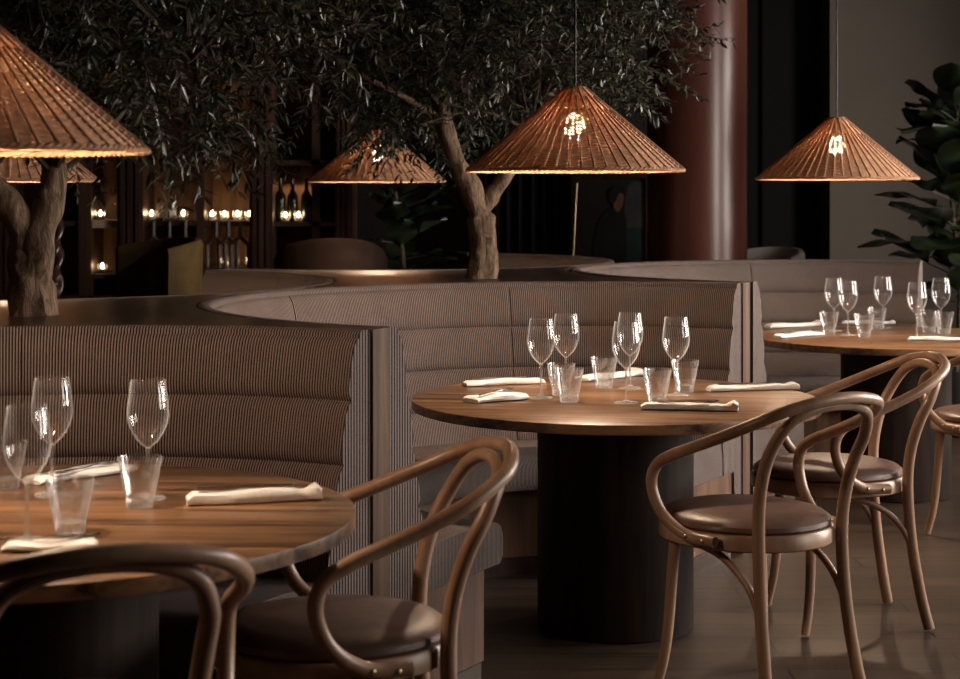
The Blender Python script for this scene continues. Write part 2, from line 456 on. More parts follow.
# ---------------------------------------------------------------- bentwood armchairs
def make_chair():
    r = empty('bentwood_armchair')
    # leg bow: both rear legs and the inner loop of the back in one bent piece
    half = [(.194, -.272, .010), (.180, -.248, .12), (.169, -.220, .30), (.166, -.208, .48), (.172, -.216, .60), (.180, -.244, .70), (.180, -.282, .775), (.150, -.316, .838), (.085, -.335, .868)]
    pts = half+[(0, -.340, .876)]+[(-x, y, z) for x, y, z in half[::-1]]
    MB().tube(pts, lambda t: .0185-.003*math.exp(-((t-.5)/.16)**2), 12, 6).build('leg_bow', M['chair'], r)
    # arm bow: top rail and both armrests in one bent piece, screwed to the seat rim
    ha = [(.243, -.115, .488), (.264, -.02, .497), (.288, .055, .548), (.298, .088, .625), (.296, .070, .685), (.290, .012, .720), (.283, -.06, .748), (.271, -.15, .783), (.245, -.245, .825), (.188, -.325, .868), (.098, -.361, .891)]
    pa = ha+[(0, -.373, .899)]+[(-x, y, z) for x, y, z in ha[::-1]]
    ab = MB().tube(pa, lambda t: .0165, 12, 6).build('arm_bow', M['chair'], r)
    # seat rim and cushion
    MB().lathe([(.205, .458), (.239, .458), (.246, .463), (.246, .500), (.241, .506), (.205, .506)], 64).squash().build('seat_rim', M['chair'], r)
    MB().lathe([(.20, .5065), (.233, .507), (.239, .514), (.237, .526), (.222, .538), (.185, .547), (.12, .552), (.05, .554), (.0, .5545)], 56, cap1=False).squash().build('seat', M['leather'], r)
    for s in (-1, 1):
        MB().tube([(s*.172, .125, .464), (s*.180, .130, .37), (s*.192, .136, .2), (s*.202, .145, .1), (s*.218, .162, .008)], lambda t: .0185-.004*t, 12, 5).build('leg', M['chair'], r)
        MB().tube([(s*.172, -.243, .20), (s*.171, -.215, .29), (s*.170, -.165, .37), (s*.172, -.085, .425), (s*.168, .0, .446), (s*.166, .09, .449)], .0105, 10, 5).build('brace', M['chair'], r)
        for y, z in ((-.085, .4895), (-.03, .4955)):
            x = .265+(.012 if y > -.05 else 0)
            MB().lathe([(.0, .005), (.004, .004), (.0065, .0015), (.007, -.003)], 10, cap0=False).build('bolt', M['brass'], ab)
            b = kids(ab)[-1]; b.location = (s*x, y, z); b.rotation_euler = (0, s*PI/2, 0)
    return r
def face(fx, fy): return math.atan2(-fx, fy)
CG = 'bentwood armchairs with brown leather seats'
ch = make_chair(); ch.location = (.785, 4.965, 0); ch.rotation_euler = (0, 0, face(-.58, .815))
tag(ch, 'bentwood armchair with brown leather seat pulled up to the near right of the middle table', 'armchair', CG)
clone(ch, (1.205, 5.83, 0), face(-.99, -.12), 'bentwood armchair between the middle table and the far table, facing left', CG)
clone(ch, (2.18, 7.22, 0), face(-.35, .94), 'bentwood armchair cut off by the photo edge beside the far table', CG)
clone(ch, (-.306, 3.68, 0), face(-.975, -.22), 'bentwood armchair at the right of the front left table, arm by the rolled napkin', CG)
clone(ch, (-.715, 2.97, 0), face(-.38, .925), 'blurred bentwood armchair nearest the camera, only its rounded back rails in view', CG)

# ---------------------------------------------------------------- glassware
def make_wine():
    r = empty('wine_glass')
    MB().lathe([(.0385, .0), (.0395, .0012), (.038, .0025), (.02, .004), (.008, .0075), (.0045, .014), (0, .014)], 32, cap1=False).build('foot', M['stemglass'], r)
    MB().lathe([(.0045, .0142), (.0036, .03), (.0034, .08), (.0038, .105), (.0058, .1145)], 14).build('stem', M['stemglass'], r)
    outer = [(.004, .1145), (.011, .119), (.025, .133), (.036, .150), (.0440, .170), (.0468, .188), (.0460, .208), (.0432, .232), (.0385, .268)]
    inner = [(x-.0011, z+(.0012 if i < 4 else 0)) for i, (x, z) in enumerate(outer)][::-1]
    MB().lathe(outer+[(.0380, .2687)]+inner, 40, cap0=True, cap1=True).build('bowl', M['glass'], r)
    return r
def make_tumbler():
    r = empty('water_tumbler')
    n = 40
    def fac(rr, k, d): return rr*(1-d*(.5-.5*math.cos(2*PI*k/n*10)))
    prof = [(.0325, .024, .09), (.0365, .045, .08), (.0425, .075, .03), (.047, .098, 0), (.0485, .1095, 0), (.0475, .110, 0), (.0455, .098, 0), (.0400, .06, 0), (.0315, .0245, 0)]
    vs = [(fac(rr, k, d)*math.cos(2*PI*k/n), fac(rr, k, d)*math.sin(2*PI*k/n), z) for rr, z, d in prof for k in range(n)]
    fs = [(i*n+k, i*n+(k+1) % n, (i+1)*n+(k+1) % n, (i+1)*n+k) for i in range(len(prof)-1) for k in range(n)]
    MB().add(vs, fs).build('body', M['tumblerglass'], r)
    prof = [(0, 0, 0), (.027, .0, .02), (.030, .002, .08), (.0322, .0238, .09), (0, .0238, 0)]
    vs = [(fac(rr, k, d)*math.cos(2*PI*k/n), fac(rr, k, d)*math.sin(2*PI*k/n), z) for rr, z, d in prof for k in range(n)]
    fs = [(i*n+k, i*n+(k+1) % n, (i+1)*n+(k+1) % n, (i+1)*n+k) for i in range(len(prof)-1) for k in range(n)]
    MB().add(vs, fs).build('base', M['stemglass'], r)
    return r
TZ = .7686
WG, TU = 'wine glasses on the laid tables', 'faceted water tumblers on the laid tables'
wines = [(541, 398, 'wine glass on the middle table, leftmost of its five'),
 (566, 390, 'wine glass behind the pair of tumblers at the left of the middle table'),
 (626, 403, 'wine glass nearest the front edge of the middle table'),
 (630, 388, 'wine glass at the back of the middle table, its bowl seen behind another bowl'),
 (676, 395, 'wine glass on the middle table, rightmost of its five'),
 (27, 541, 'wine glass nearest the camera on the front left table, beside a napkin with a fork'),
 (52, 495, 'wine glass standing behind the nearest one on the front left table'),
 (148, 499, 'wine glass farthest right on the front left table, behind a tumbler'),
 (834, 331, 'wine glass on the far table, leftmost of its five'),
 (848, 335, 'wine glass on the far table, second from the left, close to the leftmost'),
 (883, 328, 'wine glass standing alone at the back of the far table, middle one of its five'),
 (917, 338, 'wine glass on the far table above the curved chair top, second from the right'),
 (941, 331, 'wine glass on the far table, rightmost of its five')]
tums = [(561, 395.5, 'water tumbler on the middle table, rear one of the touching pair at left'),
 (569, 402, 'water tumbler on the middle table, front one of the touching pair at left'),
 (604, 388, 'water tumbler at the back of the middle table beside a crumpled napkin'),
 (657, 402.5, 'water tumbler on the middle table right behind the napkin lying along the front'),
 (685, 392, 'water tumbler beside the rightmost wine glass of the middle table'),
 (70, 533, 'water tumbler on the front left table beside the nearest wine glass'),
 (140, 507, 'water tumbler on the front left table in front of the wine glass farthest right'),
 (6, 489, 'water tumbler cut off by the left photo edge on the front left table'),
 (829, 334, 'water tumbler on the far table below its leftmost wine glass'),
 (864, 337, 'water tumbler on the far table, second from the left, nearest its front'),
 (877, 329.5, 'water tumbler on the far table by the foot of the lone rear glass'),
 (929, 332, 'water tumbler on the far table between its two rightmost wine glasses'),
 (944, 334, 'water tumbler on the far table, rightmost')]
w0 = t0 = None
for i, (px, py, lab) in enumerate(wines):
    p = at(px, py, .768); p.z = TZ
    if w0 is None: w0 = make_wine(); w0.location = p; tag(w0, lab, 'wine glass', WG)
    else: clone(w0, p, i*.7, lab, WG)
for i, (px, py, lab) in enumerate(tums):
    p = at(px, py, .768); p.z = TZ
    if t0 is None: t0 = make_tumbler(); t0.location = p; tag(t0, lab, 'tumbler', TU)
    else: clone(t0, p, i*.5, lab, TU)

# ---------------------------------------------------------------- napkins and cutlery
def make_napkin(seed, L, Wd, Ht, knot):
    rnd = random.Random(seed); nx, ny = 26, 12
    vs = []
    ph = [rnd.uniform(0, 6) for _ in range(6)]
    for i in range(nx+1):
        t = i/nx; x = (t-.5)*L
        endf = 1-.0*t
        wd = Wd*(1+.08*math.sin(6*t+ph[0])); ht = Ht*(1+.10*math.sin(9*t+ph[1]))
        if knot:                                 # pinched, then flaring end
            pin = math.exp(-((t-.86)/.05)**2); wd *= 1-.25*pin+.25*max(0, t-.9)*8; ht *= 1-.12*pin+.9*max(0, (t-.88))*6
        ht *= .45+.55*min(1, min(t, 1-t)/.06+.25)
        for k in range(ny):
            a = 2*PI*k/ny
            cx = math.copysign(abs(math.cos(a))**.55, math.cos(a)); cz = math.copysign(abs(math.sin(a))**.7, math.sin(a))
            wob = 1+.07*math.sin(5*a+7*t+ph[2])*(1 if k % 2 else -.6)
            vs.append((x+rnd.uniform(-.002, .002), cx*wd/2*wob+.004*math.sin(5*t+ph[3]), max(0.0, ht/2+cz*ht/2*wob)))
    fs = [(i*ny+k, (i+1)*ny+k, (i+1)*ny+(k+1) % ny, i*ny+(k+1) % ny) for i in range(nx) for k in range(ny)]
    fs += [tuple(range(ny)), tuple(nx*ny+k for k in range(ny-1, -1, -1))]
    return MB().add(vs, fs)
def make_knife():
    m = MB()
    sec = [(-.11, .005, .0022), (-.105, .0075, .0035), (-.05, .006, .003), (.0, .0052, .0026), (.012, .0085, .0011), (.07, .0095, .001), (.098, .007, .0008), (.108, .0015, .0006)]
    vs = [(x, w*a, z0+h*b) for x, w, h in sec for z0 in (.0035,) for a, b in ((-1, -1), (1, -1), (1, 1), (-1, 1))]
    fs = [(i*4+k, i*4+(k+1) % 4, i*4+4+(k+1) % 4, i*4+4+k) for i in range(len(sec)-1) for k in range(4)]+[(3, 2, 1, 0), tuple((len(sec)-1)*4+k for k in range(4))]
    return m.add(vs, fs)
def make_fork():
    m = MB()
    sec = [(-.10, .005, .0018, 0), (-.09, .0065, .002, 0), (-.02, .0035, .0018, .001), (.03, .0035, .0018, .004), (.045, .009, .0012, .004), (.056, .0115, .001, .002)]
    vs = [(x, w*a, .0025+dz+h*b) for x, w, h, dz in sec for a, b in ((-1, -1), (1, -1), (1, 1), (-1, 1))]
    fs = [(i*4+k, i*4+(k+1) % 4, i*4+4+(k+1) % 4, i*4+4+k) for i in range(len(sec)-1) for k in range(4)]+[(3, 2, 1, 0), tuple((len(sec)-1)*4+k for k in range(4))]
    m.add(vs, fs)
    for j in range(4):
        y = (j-1.5)*.0066
        m.tube([(.055, y, .0045), (.075, y, .0035), (.095, y*.96, .0085)], lambda t: .0016-.0006*t, 6, 4)
    return m
NG, KG, FG = 'white linen napkins on the laid tables', 'steel knives on the napkins', 'steel forks on the napkins'
# px0, py0, px1, py1, width, height, knot, label, knife label, fork label
naps = [
 (464, 386, 543, 383, .055, .022, 0, 'white napkin lying flat at the back left of the middle table', 'steel knife on the napkin at the back left of the middle table', None),
 (471, 403, 522, 398, .085, .024, 0, 'folded white napkin at the left edge of the middle table with a fork standing out', None, 'steel fork with tines up on the folded napkin left of the middle table'),
 (583, 381, 637, 375, .075, .020, 1, 'crumpled white napkin at the back of the middle table behind a tumbler', None, None),
 (641, 409, 738, 411, .050, .024, 1, 'white napkin rolled along the front of the middle table, its end flared', 'steel knife on the napkin along the front of the middle table', 'steel fork on the napkin along the front of the middle table'),
 (708, 391, 797, 389, .055, .020, 1, 'white napkin at the right edge of the middle table', 'steel knife on the napkin at the right edge of the middle table', None),
 (32, 484, 128, 469, .075, .018, 0, 'white napkin behind the glasses on the front left table', 'steel knife on the napkin behind the front glasses', 'steel fork on the napkin behind the front glasses'),
 (187, 505, 321, 499, .045, .030, 1, 'tightly rolled white napkin at the right edge of the front left table', 'steel knife lying on the tightly rolled napkin', None),
 (5, 549, 94, 548, .075, .016, 0, 'white napkin at the near edge of the front left table under the chair top', None, 'steel fork on the napkin at the near edge of the front left table'),
 (767, 328, 820, 326, .060, .022, 1, 'white napkin at the far left edge of the farthest table, rear of two', None, None),
 (777, 338, 821, 335, .060, .020, 0, 'white napkin at the front left of the farthest table', 'steel knife on the napkin at the front left of the farthest table', None),
 (842, 323.5, 895, 324, .055, .018, 1, 'white napkin at the back of the farthest table behind the tumblers', None, None),
 (908, 340, 962, 341, .055, .018, 0, 'white napkin along the front right of the farthest table', None, None)]
kn = fk = None
for i, (x0, y0, x1, y1, wd, ht, knot, lab, kl, fl) in enumerate(naps):
    a, b = at(x0, y0, .769), at(x1, y1, .769); c = (a+b)/2; L = (b-a).length; rz = math.atan2(b.y-a.y, b.x-a.x)
    o = make_napkin(i*7+3, L, wd, ht, knot).build('napkin', M['cloth'], loc=(c.x, c.y, TZ)); o.rotation_euler = (0, 0, rz)
    tag(o, lab, 'napkin', NG)
    z = TZ+ht*1.06
    if kl:
        off = Vector((-math.sin(rz), math.cos(rz), 0))*(.013 if fl else .0)
        if kn is None: kn = make_knife().build('table_knife', M['steel']); q = kn; tag(q, kl, 'knife', KG)
        else: q = kn.copy(); COL.objects.link(q); q['label'] = kl
        q.location = Vector((c.x, c.y, z))+off-Vector((math.cos(rz), math.sin(rz), 0))*L*.06; q.rotation_euler = (0, 0, rz+(PI if i % 2 else 0)+.05)
    if fl:
        off = Vector((-math.sin(rz), math.cos(rz), 0))*(-.020 if kl else .005)
        if fk is None: fk = make_fork().build('table_fork', M['steel']); q = fk; tag(q, fl, 'fork', FG)
        else: q = fk.copy(); COL.objects.link(q); q['label'] = fl
        q.location = Vector((c.x, c.y, z))+off; q.rotation_euler = (0, 0, rz+.12 if i != 1 else 1.0)

# ---------------------------------------------------------------- woven pendant lamps
LR, LH, TR = .37, .280, .034
def make_lamp():
    r = empty('pendant_lamp')
    S = 56; rows = 47; seg = S*6; jr = random.Random(4)
    m = MB(); vs = []; fs = []
    nrm = Vector((LH, 0, LR-TR)).normalized()
    for i in range(rows):
        f = (i+.5)/rows; rr = LR+(TR-LR)*f; z = LH*f
        fade = min(1, rr/.12)
        base = len(vs); hrow = .0053*jr.uniform(.98, 1.06)
        for k in range(seg):
            th = 2*PI*k/seg
            off = .0010*math.cos(S/2*th+PI*i)*fade
            cr, cz = rr+nrm.x*off, z+nrm.z*off
            hh, ww = hrow*(1+.085*math.sin(th*5+i*1.7)*math.sin(th*17+i)), .0029
            tx, tz = (TR-LR), LH; l = math.hypot(tx, tz); tx /= l; tz /= l
            for a, b in ((1, 0), (0, 1), (-1, 0), (0, -1)):
                r2 = cr+tx*hh*a+nrm.x*ww*b; z2 = cz+tz*hh*a+nrm.z*ww*b
                vs.append((r2*math.cos(th), r2*math.sin(th), z2))
        for k in range(seg):
            k2 = (k+1) % seg
            for q in range(4): fs.append((base+k*4+q, base+k2*4+q, base+k2*4+(q+1) % 4, base+k*4+(q+1) % 4))
    sh = m.add(vs, fs).build('shade', M['rattan'], r)
    st = MB()
    for k in range(S):
        th = 2*PI*(k+.0)/S
        z1 = LH if k % 4 == 0 else (LH*.88 if k % 2 == 0 else LH*.72)
        r1 = LR+(TR-LR)*z1/LH
        o_ = .0018
        st.tube([((LR+o_)*math.cos(th), (LR+o_)*math.sin(th), o_), ((r1+o_)*math.cos(th), (r1+o_)*math.sin(th), z1+o_)], .0029, 8, 1)
    st.build('stakes', M['stake'], sh)
    pts = []
    rm = MB()
    for ph in (0, PI):                            # plaited rim: two twisted strands
        rm.tube([((LR+.0022*math.cos(64*a+ph))*math.cos(a), (LR+.0022*math.cos(64*a+ph))*math.sin(a), -.002+.0032*math.sin(64*a+ph)) for a in [2*PI*k/512 for k in range(512)]], .0042, 5, 1, closed=True)
    rm.build('rim', M['rattan'], sh)
    MB().lathe([(.0, LH+.006), (TR+.004, LH+.004), (TR+.006, LH-.004), (TR, LH-.010), (0, LH-.010)], 24, cap0=False, cap1=False).build('top_cap', M['stake'], r)
    MB().lathe([(.019, LH-.085), (.021, LH-.08), (.021, LH-.02), (.012, LH-.0105)], 16).build('socket', M['black'], r)
    MB().lathe([(0, LH-.180), (.018, LH-.175), (.032, LH-.155), (.036, LH-.133), (.030, LH-.110), (.018, LH-.0855), (0, LH-.0855)], 20, cap0=False, cap1=False).build('bulb', M['bulb'], r)
    L = bpy.data.lights.new('lamp_beam', 'SPOT'); L.energy = 30; L.color = (1, .76, .54); L.spot_size = math.radians(98); L.spot_blend = .45; L.shadow_soft_size = .025
    lo = bpy.data.objects.new('lamp_beam', L); COL.objects.link(lo); lo.location = (0, 0, LH-.19); lo.parent = r
    MB().tube([(0, 0, LH+.004), (0, 0, 3.2-1.545)], .0035, 8, 2).build('cord', M['black'], r)
    return r
LG = 'woven rattan pendant lamps'
lp = make_lamp(); lp.location = (.326, 5.82, 1.543)
tag(lp, 'conical woven rattan pendant lamp above the middle table', 'pendant lamp', LG)
clone(lp, (-1.06, 3.5, 1.548), 1, 'largest conical woven pendant lamp, cut off by the left photo edge', LG)
clone(lp, (1.662, 7.92, 1.538), 2, 'conical woven pendant lamp over the far table before the grey wall', LG)
clone(lp, (-.56, 9.25, 1.538), 3, 'woven pendant lamp partly behind olive leaves, left of the middle trunk', LG)
clone(lp, (-1.96, 7.05, 1.52), 4, 'woven pendant lamp mostly hidden behind the left olive trunk', LG)

# ---------------------------------------------------------------- olive trees
def leaf_at(vs, fs, p, d, up, L, W):
    s = d.cross(up)
    if s.length < 1e-4: return
    s.normalize(); u = s.cross(d)
    o = len(vs); c = -.10*L
    vs += [p, p+d*L*.3+s*W*.8-u*c*.1, p+d*L*.3-s*W*.8-u*c*.1, p+d*L*.65+s*W*.9+u*c*.4, p+d*L*.65-s*W*.9+u*c*.4, p+d*L+u*c*1.6, p+d*L*.32-u*W*.22, p+d*L*.66-u*W*.22+u*c*.4]
    fs += [(o, o+6, o+1), (o, o+2, o+6), (o+1, o+6, o+7, o+3), (o+6, o+2, o+4, o+7), (o+3, o+7, o+5), (o+7, o+4, o+5)]
def rough(q, k):                                # gnarled bark
    v = Vector(q); n = noise.noise_vector(Vector((v.x*16, v.y*16, v.z*6)))*k+noise.noise_vector(Vector((v.x*45, v.y*45, v.z*14)))*k*.45
    return (v.x+n.x, v.y+n.y, v.z+n.z*.3)
def olive_tree(name_label, trunk, limbs, center, rad, ntwig, seed, droop, keep, group='olive trees in the planter ledges'):
    rnd = random.Random(seed)
    base = trunk[0]
    root = empty('olive_tree', base, 0, name_label, 'tree', group)
    loc = lambda p: Vector(p)-Vector(base)
    def knob(r0, r1, s): return lambda t: (r0+(r1-r0)*t)*(1+.035*math.sin(13*t+s)+.02*math.sin(31*t+2*s))*(1-.55*max(0, t-.8)/.2*(1 if t > .8 else 0))+(.016*math.exp(-t*12))
    tm = MB().tube([loc(p) for p, _ in [(q, 0) for q in trunk]], knob(.064, .060, seed), 28, 14)
    for v in range(len(tm.v)):
        tm.v[v] = rough(tm.v[v], .017)
    tm.build('trunk', M['bark'], root)
    ends = []
    for pts, r0, r1 in limbs:
        lm = MB().tube([loc(p) for p in pts], lambda t, a=r0, b=r1: (a+(b-a)*t)*(1+.05*math.sin(23*t+seed)), 18, 12)
        lm.v = [rough(q, .011*r0/.05) for q in lm.v]; lm.build('limb', M['bark'], root)
        ends += [Vector(p) for p in pts[3:]] or [Vector(pts[-1])]
    # twigs and leaves
    vs = []; fs = []; tw = MB(); n = 0; guard = 0
    while n < ntwig and guard < ntwig*20:
        guard += 1
        d = Vector((rnd.gauss(0, 1), rnd.gauss(0, 1), rnd.gauss(0, 1))).normalized()
        rr = rnd.random()**.36
        p = Vector(center)+Vector((d.x*rad[0], d.y*rad[1], d.z*rad[2]))*rr
        if not keep(p, rnd): continue
        n += 1
        out = (p-Vector(center)); out.z *= .4
        dr = (out.normalized()*.55+Vector((rnd.gauss(0, .6), rnd.gauss(0, .6), rnd.gauss(.05, .65)))).normalized()
        L = rnd.uniform(.13, .26); k = rnd.randint(9, 14)
        pts = []
        for q in range(6):
            t = q/5; pts.append(p+dr*L*t+Vector((0, 0, -1))*droop*L*t*t)
        if n % 2 == 0: tw.tube([loc(x) for x in pts], lambda t: .0022-.0014*t, 4, 1, cap=False)
        for q in range(k):
            t = .1+.9*q/(k-1); i = min(4, int(t*5)); f = t*5-i
            b = pts[i].lerp(pts[i+1], f); ax = (pts[i+1]-pts[i]).normalized()
            for sgn in (1, -1):
                side = ax.cross(Vector((rnd.gauss(0, .6), rnd.gauss(0, .6), 1))).normalized()*sgn
                ld = (ax*.6+side*rnd.uniform(.6, 1.1)+Vector((0, 0, rnd.uniform(-.3, .35)))).normalized()
                leaf_at(vs, fs, loc(b), ld, Vector((rnd.gauss(0, .5), rnd.gauss(0, .5), 1)).normalized(), rnd.uniform(.032, .058), rnd.uniform(.0048, .0080))
    for j in range(70):
        e = rnd.choice(ends); d = Vector((rnd.gauss(0, 1), rnd.gauss(0, 1), rnd.gauss(.2, .8))).normalized()
        p = Vector(center)+Vector((d.x*rad[0], d.y*rad[1], d.z*rad[2]))*rnd.uniform(.5, .95)
        if not keep(p, rnd): continue
        mid = e.lerp(p, .5)+Vector((rnd.gauss(0, .06), rnd.gauss(0, .06), rnd.uniform(0, .12)))
        tw.tube([loc(e), loc(mid), loc(p)], lambda t: .009-.0065*t, 6, 5)
    tw.build('twigs', M['twig'], root)
    MB().add(vs, fs).build('foliage', M['leaf'], root, smooth=False)
    return root
def px_of(p): return CX+p.x*F/p.y, HY+(H-p.z)*F/p.y
D1 = 5.06
def keep1(p, rnd):
    if p.y < 3.98 and p.x < -.55: return False
    dx = math.hypot(p.x+1.34, p.y-5.06)
    zlow = 1.72+.05*math.sin(9*p.x+4*p.y)
    if -1.02 < p.x < -.74: zlow = 1.56+.5*abs(p.x+.88)
    elif p.x >= -.74: zlow = 1.86+.05*math.sin(7*p.y+5*p.x)
    return p.z > zlow and not (dx < .22 and p.z < 1.85)
olive_tree('olive tree rising from the ledge behind the largest lamp at left',
  [away(32, 321, D1), away(30, 290, D1), away(27, 262, D1+.01), away(31, 232, D1)],
  [([away(31, 278, D1), away(25, 240, D1), away(10, 208, D1-.02), away(-14, 176, D1-.06), away(-60, 130, D1-.1), away(-90, 20, D1-.1)], .052, .024),
   ([away(33, 278, D1), away(38, 240, D1), away(47, 208, D1+.03), away(55, 175, D1+.06), away(56, 130, D1+.1), away(90, 40, D1+.12)], .054, .026),
   ([away(53, 150, D1+.07), away(110, 95, D1+.02), away(190, 60, D1-.1)], .02, .008)],
  (-1.22, 5.0, 2.22), (.95, .98, .86), 2100, 11, .20, keep1)
D2 = 7.37
def keep2(p, rnd):
    if p.y < 6.35 : return False
    zlow = 1.82+.05*math.sin(7*p.x+3*p.y)
    if p.x < -.1: zlow = 1.70+.05*math.sin(8*p.x)
    if p.x < -.48: zlow = 1.86
    if p.x > .68: zlow = 1.90
    dx = math.hypot(p.x+.02, p.y-7.37)
    return p.z > zlow and not (dx < .2 and p.z < 1.9)
olive_tree('olive tree with a forked trunk rising in the middle, left of the central lamp',
  [away(480, 282, D2), away(483, 258, D2), away(482, 228, D2), away(479, 205, D2)],
  [([away(481, 214, D2), away(466, 182, D2-.03), away(450, 148, D2-.06), away(441, 108, D2-.05), away(434, 62, D2), away(429, 0, D2), away(432, -70, D2)], .052, .022),
   ([away(481, 210, D2), away(494, 192, D2+.02), away(508, 172, D2+.03), away(530, 130, D2+.05), away(575, 60, D2+.1)], .042, .018),
   ([away(444, 122, D2-.05), away(400, 95, D2-.2), away(350, 70, D2-.3)], .018, .008)],
  (.03, 7.4, 2.26), (.86, .92, .86), 1900, 23, .18, keep2)

# ---------------------------------------------------------------- big-leaved plants
def fig_plant(name, base, height, leaves, seed, label, leafL=(.20, .32), z0=.9, spread=.34):
    rnd = random.Random(seed); root = empty(name, base, 0, label, 'plant')
    MB().lathe([(.15, 0), (.19, .02), (.21, .40), (.20, .40), (.18, .36), (0, .36)], 28, cap1=False).build('pot', M['pot'], root)
    MB().tube([(0, 0, .35), (.03, .02, .9), (-.03, 0, 1.5), (.02, .02, height)], lambda t: .018-.009*t, 10, 6).build('stem', M['twig'], root)
    for k in range(leaves):
        t = (k+.5)/leaves; z = z0+(height-z0)*t; a = k*2.4+rnd.uniform(-.3, .3)
        L = rnd.uniform(*leafL); W = L*.44; el = rnd.uniform(-.15, 1.0)+.35*t
        d = Vector((math.cos(a)*math.cos(el), math.sin(a)*math.cos(el), math.sin(el)))
        s = d.cross(Vector((0, 0, 1))).normalized(); u = s.cross(d)
        st = rnd.uniform(.15, 1)*spread*.5; p = Vector((0, 0, z))+Vector((d.x, d.y, d.z*.4))*st
        nu, nv = 9, 6; vs = []
        for i in range(nu+1):
            x = i/nu; w = W*(math.sin(PI*min(1, x**.85))**.7)*(.72+.5*x) if 0 < x < 1 else .004
            for j in range(nv+1):
                y = j/nv*2-1
                vs.append(p+d*L*x+s*w*y+u*(.06*L*abs(y)-.22*L*x*x+.012*math.sin(9*x+3*y+k)))
        n1 = nv+1
        fs = [(i*n1+j, i*n1+j+1, (i+1)*n1+j+1, (i+1)*n1+j) for i in range(nu) for j in range(nv)]
        m = MB().add(vs, fs); m.tube([(0, 0, z-.02), p*.6+Vector((0, 0, z-.01))*.4, p], .004, 5, 2)
        m.build('leaf', M['figleaf'], root)
    return root
p = away(956, 250, 10.4); fig_plant('fiddle_leaf_fig', (p.x, p.y, 0), 2.02, 64, 5, 'fiddle leaf fig with big dark leaves at the right before the grey wall', (.26, .40), .80, .48)
p = away(400, 240, 10.9); fig_plant('leafy_plant', (p.x, p.y, 0), 1.5, 26, 9, 'dim broad leaved plant in the shadow behind the middle olive trunk', (.20, .3), .85, .4)

# ---------------------------------------------------------------- room shell
YB = 12.1; XL, XR = -5.0, 4.6; ZC = 3.2
structure(MB().box(((XL+XR)/2, 5.4, -.05), (XR-XL+.4, 14.4, .1)).build('floor', M['floor'], smooth=False), 'dark oak plank floor', 'floor')
structure(MB().box(((XL+XR)/2, 5.4, ZC+.05), (XR-XL+.4, 14.4, .1)).build('ceiling', M['ceiling'], smooth=False), 'dark ceiling', 'ceiling')
structure(MB().box((XL-.05, 5.4, ZC/2), (.1, 14.4, ZC)).build('wall_left', M['darkwall'], smooth=False), 'dark left wall', 'wall')
structure(MB().box(((XL+XR)/2, -1.75, ZC/2), (XR-XL, .1, ZC)).build('wall_front', M['darkwall'], smooth=False), 'dark wall behind the camera', 'wall')
xd = away(747, 0, YB).x; xg = away(830, 0, YB).x
structure(MB().box(((XL+xd-.2)/2, YB+.3, ZC/2), (xd-.2-XL, .1, ZC)).build('wall_back', M['darkwall'], smooth=False), 'dark back wall behind the bar and the curtain', 'wall')
structure(MB().box(((xg+XR)/2, YB+.2, ZC/2), (XR-xg, .4, ZC)).build('wall_rear', M['greywall'], smooth=False), 'grey plaster wall behind the far table', 'wall')
d = empty('door_1', (0, 0, 0)); structure(d, 'tall black panelled door between the red brown column and the grey wall', 'door')
x0 = xd-.25
MB().box(((x0+xg)/2, YB+.28, ZC/2), (xg-x0-.01, .06, ZC-.002)).build('door_leaf', M['blackdoor'], d, smooth=False)
MB().box((x0+.42, YB+.235, ZC/2), (.05, .03, ZC-.002)).build('door_stile', M['blackdoor'], d, smooth=False)
cl = away(697, 0, 11.0)
structure(MB().lathe([(.322, 0), (.322, ZC)], 64, c=(cl.x, 11.0, 0)).build('column', M['column']), 'round polished red brown column', 'column')
# right wall with three tall windows
wins = [(3.6, 1.3), (6.4, 1.3), (9.3, 1.3)]; wz0, wz1 = .75, 2.75
m = MB(); y = -1.8
for yc, w in wins:
    m.box((XR+.1, (y+yc-w/2)/2, ZC/2), (.2, yc-w/2-y, ZC)); m.box((XR+.1, yc, wz0/2), (.2, w, wz0)); m.box((XR+.1, yc, (wz1+ZC)/2), (.2, w, ZC-wz1)); y = yc+w/2
m.box((XR+.1, (y+12.6)/2, ZC/2), (.2, 12.6-y, ZC))
structure(m.build('wall_right', M['greywall'], smooth=False), 'grey right wall with tall windows', 'wall')
for i, (yc, w) in enumerate(wins):
    fr = MB()
    for yy in (yc-w/2+.03, yc+w/2-.03): fr.box((XR+.1, yy, (wz0+wz1)/2), (.06, .05, wz1-wz0))
    for zz in (wz0+.03, wz1-.03): fr.box((XR+.1, yc, zz), (.055, w, .05))
    o = structure(fr.build('window_%d' % (i+1), M['black'], smooth=False), 'tall window in the right wall', 'window')
    MB().box((XR+.1, yc, (wz0+wz1)/2), (.006, w-.06, wz1-wz0-.06)).build('pane', M['pane'], o, smooth=False)
    L = bpy.data.lights.new('daylight', 'AREA'); L.shape = 'RECTANGLE'; L.size = wz1-wz0+.3; L.size_y = w+.2
    L.color = (1, .90, .80); L.energy = (90, 320, 180)[i]
    lo = bpy.data.objects.new('daylight', L); COL.objects.link(lo); lo.location = (XR+.55, yc, (wz0+wz1)/2+.1); lo.rotation_euler = (0, PI/2, 0)

